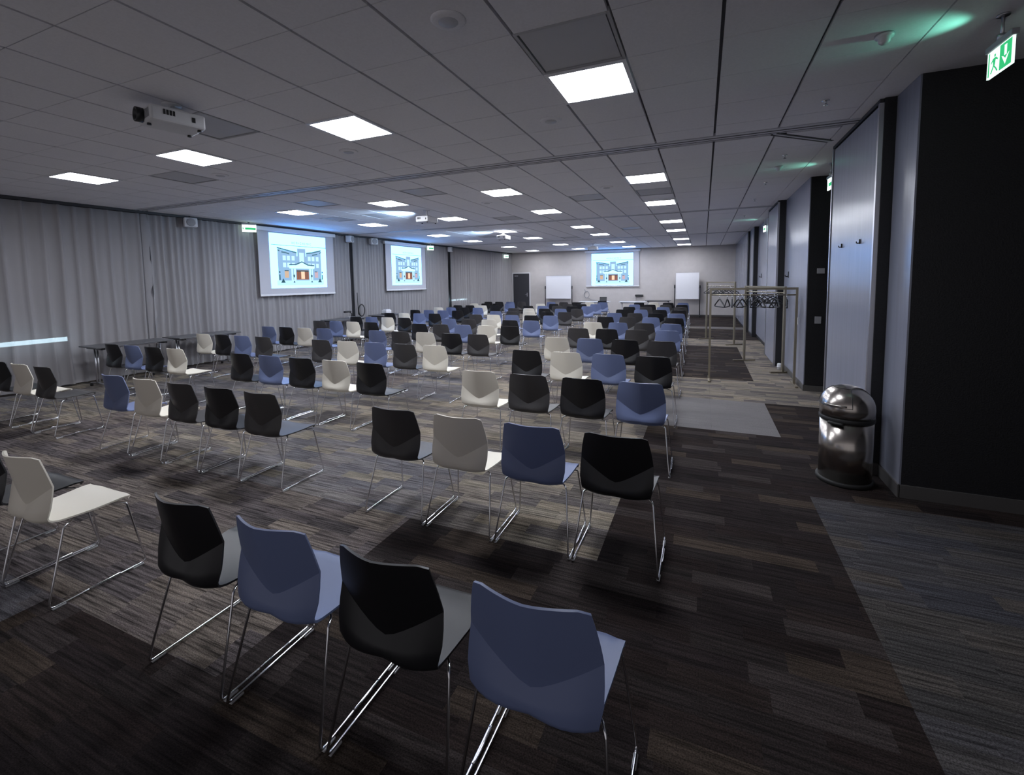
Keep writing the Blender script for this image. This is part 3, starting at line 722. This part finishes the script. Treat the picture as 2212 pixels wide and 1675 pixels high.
# ------------------------------------------------------------------ tables
def table(loc, rz, L, D, H, top, lab, grp):
    t = empty('folding_table', (loc[0], loc[1], 0), rz, lab, 'table', grp)
    b = MB(); b.box(-L/2, L/2, -D/2, D/2, H-.025, H, bev=.004); b.build('table_top', M[top], t)
    b = MB(); b.box(-L/2+.10, L/2-.10, -.02, .02, H-.075, H-.035); b.build('beam', M['alu'], t)
    for s in (-1, 1):
        x = s*(L/2-.12)
        b = MB(); b.box(x-.035, x+.035, -D/2+.05, D/2-.05, H-.06, H-.025, bev=.006); b.build('flip_hinge', M['black_plastic'], t)
        b = MB(); b.tube([(x-.02,0,.05),(x-.02,0,H-.05)], .014, 10); b.tube([(x+.02,0,.05),(x+.02,0,H-.05)], .014, 10); b.build('leg', M['alu'], t)
        b = MB(); b.tube(arc_path([(x,-D/2+.04,.055),(x,-.05,.075),(x,.05,.075),(x,D/2-.04,.055)], .05), .016, 8); ft = b.build('foot', M['alu'], t)
        for s2 in (-1, 1):
            b = MB(); b.lathe([(.024,0),(.026,.02),(.024,.045)], (x, s2*(D/2-.05), 0), n=12); b.build('caster', M['rubber'], ft)
    return t
table((-9.98, 4.93), al, 1.22, .62, .745, 'table_top', 'dark folding table against the curtain, nearest the camera', 'dark folding tables along the curtain')
table((-9.98, 6.32), al, 1.28, .62, .745, 'table_top', 'dark folding table against the curtain, second from the camera', 'dark folding tables along the curtain')
table((-9.92, 10.45), al, 1.25, .62, .745, 'table_top', 'dark folding table below the nearest wall screen', 'dark folding tables along the curtain')
table((-9.80, 12.35), al, 1.25, .62, .745, 'table_top', 'dark folding table left of the second wall screen', 'dark folding tables along the curtain')
table((-9.58, 16.84), al, .90, .62, .745, 'table_top', 'dark folding table past the second wall screen', 'dark folding tables along the curtain')
table((-4.85, 21.6), 0, 1.45, .62, .76, 'table_white', 'pale head table with a laptop before the far screen', 'head tables')
table((-3.05, 21.6), 0, 1.2, .62, .76, 'table_white', 'pale head table under the right half of the far screen', 'head tables')
table((-1.95, 22.3), 0, 1.15, .55, .80, 'table_top', 'dark table between the far screen and the right whiteboard', 'head tables')
# things on tables
t = empty('laptop', (-4.42, 21.45, .76), 0, 'dark open laptop on the head table', 'laptop')
b = MB(); b.box(-.17, .17, -.12, .12, 0, .015, bev=.003); b.build('keyboard_base', M['black_plastic'], t)
b = MB(); b.add([(-.17,.12,.015),(.17,.12,.015),(.17,.17,.22),(-.17,.17,.22),(-.17,.13,.013),(.17,.13,.013),(.17,.18,.218),(-.17,.18,.218)], [(0,1,2,3),(7,6,5,4),(0,4,5,1),(2,6,7,3),(1,5,6,2),(0,3,7,4)]); b.build('lid', M['black_plastic'], t)
t = empty('document_camera', (-9.95, 10.72, .745), al, 'dark device with folded arm on the table below the nearest screen', 'device')
b = MB(); b.box(-.12, .12, -.09, .09, 0, .04, bev=.01); b.build('base', M['grey_plastic'], t)
b = MB(); b.tube(arc_path([(.08,.03,.03),(.10,.03,.13),(-.05,.02,.20)], .04), .016, 8); b.build('arm', M['black_plastic'], t)
b = MB(); b.box(-.22, .02, -.04, .05, .17, .22, bev=.012); b.build('camera_head', M['black_plastic'], t)
t = empty('paper_box', (-9.85, 12.32, .745), al, 'small white box on a dark tray, on the table left of the second screen', 'box')
b = MB(); b.box(-.15, .15, -.11, .11, .0, .03, bev=.006); b.build('tray', M['black_plastic'], t)
b = MB(); b.box(-.13, .13, -.10, .10, .03, .14, bev=.012); b.build('box_body', M['white_plastic'], t)
b = MB(); b.box(-.09, .10, -.07, .07, .14, .17, bev=.01); b.build('papers', M['board'], t)
plate('wall_shelf', (-2.92, YF, 1.0), .38, .09, 'black_plastic', 'small dark wall bracket right of the far screen', 'bracket', 'y', .1)
# cable loops
b = MB(); cx = xl(11.32)+.19
b.tube([(cx, 11.42+.14*math.sin(a), .93+.19*math.cos(a)) for a in [2*PI*k/24 for k in range(24)]], .016, 8, closed=True)
b.tube([(cx+.005, 11.42+.13*math.sin(a), .93+.18*math.cos(a)) for a in [2*PI*k/24 for k in range(24)]], .012, 8, closed=True)
b.tube([(cx-.02, 11.29, .80), (cx-.02, 11.27, 1.5)], .010, 8)
tag(b.build('cable_coil', M['rubber']), 'coil of dark cable hanging by the partition post', 'cable')
b = MB(); b.tube([(-5.55+.13*math.sin(a), YF-.04, 1.06+.17*math.cos(a)) for a in [2*PI*k/24 for k in range(24)]], .015, 8, closed=True); b.tube([(-5.62, YF-.04, 1.21), (-5.66, YF-.03, 1.32)], .012, 8); b.tube([(-5.5,YF-.04,.9),(-5.3,YF-.04,.80),(-5.0,YF-.04,.76)], .010, 6)
tag(b.build('cable_coil', M['grey_plastic']), 'coil of grey cable on the far wall left of the screen', 'cable')
# whiteboards
def whiteboard(x0, x1, z0, z1, lab):
    c = (x0+x1)/2; w = (x1-x0)/2
    t = empty('whiteboard', (c, YF-.35, 0), 0, lab, 'whiteboard', 'mobile whiteboards')
    b = MB(); b.box(-w, w, -.012, .012, z0, z1); b.build('board', M['board'], t)
    for q in ((-w-.015,-w,z0-.015,z1+.015),(w,w+.015,z0-.015,z1+.015),(-w,w,z1,z1+.015),(-w,w,z0-.02,z0)):
        b = MB(); b.box(q[0], q[1], -.018, .018, q[2], q[3]); b.build('frame', M['alu'], t)
    b = MB(); b.box(-w*.9, w*.9, -.08, -.018, z0-.02, z0-.005); b.build('pen_tray', M['alu'], t)
    for s in (-1, 1):
        x = s*(w+.05)
        b = MB(); b.tube([(x,0,.06),(x,0,z0+.62)], .022, 10); b.lathe([(.03,z0+.50),(.03,z0+.62),(.02,z0+.66)], (x,0,0), n=10); b.build('post', M['dark_trim'], t)
        b = MB(); b.box(x-.025, x+.025, -.25, .25, .05, .085, bev=.008)
        for y in (-.22, .22): b.lathe([(.025,0),(.027,.025),(.02,.05)], (x,y,0), n=10)
        b.build('castor_foot', M['dark_trim'], t)
    return t
whiteboard(-7.65, -6.30, .86, 2.03, 'wide mobile whiteboard between the dark door and far screen')
whiteboard(-1.20, -.20, .86, 2.07, 'tall mobile whiteboard right of the far screen')
# ------------------------------------------------------------------ coat racks and hangers
b = MB()
b.tube(arc_path([(0,-.20,-.20),(0,-.20,-.175),(0,0,-.055),(0,.20,-.175),(0,.20,-.20)], .05), .011, 8); b.tube([(0,-.20,-.20),(0,.20,-.20)], .009, 8); hb_me = b.mesh('hanger_arms', M['black_plastic'])
b = MB(); b.tube([(0,0,-.055),(0,0,-.03)]+[(0,.022*math.sin(a),.0+.022*math.cos(a)-.0) for a in [PI+.1-2*PI*.80*k/10 for k in range(11)]][0:], .0035, 6); hk_me = b.mesh('hanger_hook', M['chrome'])
def rack(p0, p1, H, hangers, lab, seed):
    rnd = random.Random(seed)
    p0 = Vector((*p0, 0)); p1 = Vector((*p1, 0)); dv = p1-p0; L = dv.length; c = (p0+p1)/2; rz = math.atan2(dv.y, dv.x)
    t = empty('coat_rack', c, rz, lab, 'coat rack', 'metal coat racks')
    b = MB(); b.box(-L/2, L/2, -.016, .016, H-.035, H); b.build('top_rail', M['rack'], t)
    for s in (-1, 1):
        b = MB(); b.box(s*L/2-.017, s*L/2+.017, -.02, .02, .03, H+.0); b.build('post', M['rack'], t)
        b = MB(); b.box(s*L/2-.02, s*L/2+.02, -.24, .24, .0, .03, bev=.004); b.build('foot', M['rack'], t)
    b = MB(); b.tube([(-L/2,0,H-.12),(L/2,0,H-.12)], .013, 8); b.build('hanging_bar', M['rack'], t)
    ca, sa = math.cos(rz), math.sin(rz)
    for n in range(hangers):
        x = -L/2+.12+(L-.24)*(n+rnd.uniform(.2,.8))/hangers
        h = empty('coat_hanger', (c.x+x*ca, c.y+x*sa, H-.12-.0085+.0), rz+rnd.uniform(-.5,.5), 'black coat hanger, %s from the left on the %s' % (ORD[n], lab.split(',')[0].replace('bronze ', '')), 'coat hanger', 'coat hangers on the racks')
        for nm, me in (('hanger_arms', hb_me), ('hanger_hook', hk_me)): link(bpy.data.objects.new(nm, me), h)
rack((.12, 8.66), (1.42, 8.66), 1.63, 12, 'nearest bronze coat rack, standing across the aisle', 1)
rack((.84, 10.9), (1.40, 9.70), 1.63, 6, 'second bronze coat rack, angled by the wall', 2)
rack((.10, 14.5), (.78, 13.4), 1.70, 8, 'farthest bronze coat rack, angled in the aisle', 3)
# ------------------------------------------------------------------ waste bin
t = empty('waste_bin', (1.175, 4.70, 0), 0, 'stainless steel waste bin with domed push lid beside the dark wall corner', 'waste bin')
b = MB(); b.lathe([(.001,.0),(.205,.0),(.212,.012),(.212,.035),(.203,.04)], n=40); b.build('base_ring', M['rubber'], t)
b = MB(); b.lathe([(.195,.035),(.195,.555)], n=48); b.build('body', M['steel'], t)
b = MB(); b.lathe([(.190,.55),(.201,.555),(.203,.565),(.203,.585),(.198,.592)], n=40); b.build('black_band', M['rubber'], t)
b = MB(); prof = [(.200,.59),(.201,.66)]
for k in range(1, 10):
    a = k/9*PI/2; prof.append((max(.001, .201*math.cos(a)), .66+.20*math.sin(a)))
b.lathe(prof, n=48); lid = b.build('dome_lid', M['steel'], t)
b = MB(); vs = []; fs = []                                       # push flap: raised curved panel on the dome facing the room
for i in range(9):
    th = math.radians(8+52*i/8)
    for j in range(9):
        ph = math.radians(-52+104*j/8) + math.radians(215)
        R_ = .207
        vs.append((R_*math.cos(th)*math.cos(ph), R_*math.cos(th)*math.sin(ph), .66+.206*math.sin(th)))
for i in range(8):
    for j in range(8): a = i*9+j; fs.append((a, a+1, a+10, a+9))
b.add(vs, fs, 0, True)
edge = [vs[j] for j in range(9)]+[vs[i*9+8] for i in range(1, 9)]+[vs[8*9+j] for j in range(7, -1, -1)]+[vs[i*9] for i in range(7, 0, -1)]
b.build('push_flap', M['steel'], lid)
b = MB(); b.tube(edge, .003, 6, closed=True); b.build('flap_gap', M['rubber'], lid)
b = MB(); ph = math.radians(232)
P = [(.214*math.cos(ph+a), .214*math.sin(ph+a), .705) for a in [math.radians(-24+48*k/8) for k in range(9)]]
b.tube(P, .008, 8); b.build('push_bar', M['steel'], lid)
b = MB(); b.tube([(.205*math.cos(math.radians(235)+a), .205*math.sin(math.radians(235)+a), .548) for a in [math.radians(-16+32*k/6) for k in range(7)]], .014, 8); b.build('lid_catch', M['rubber'], t)
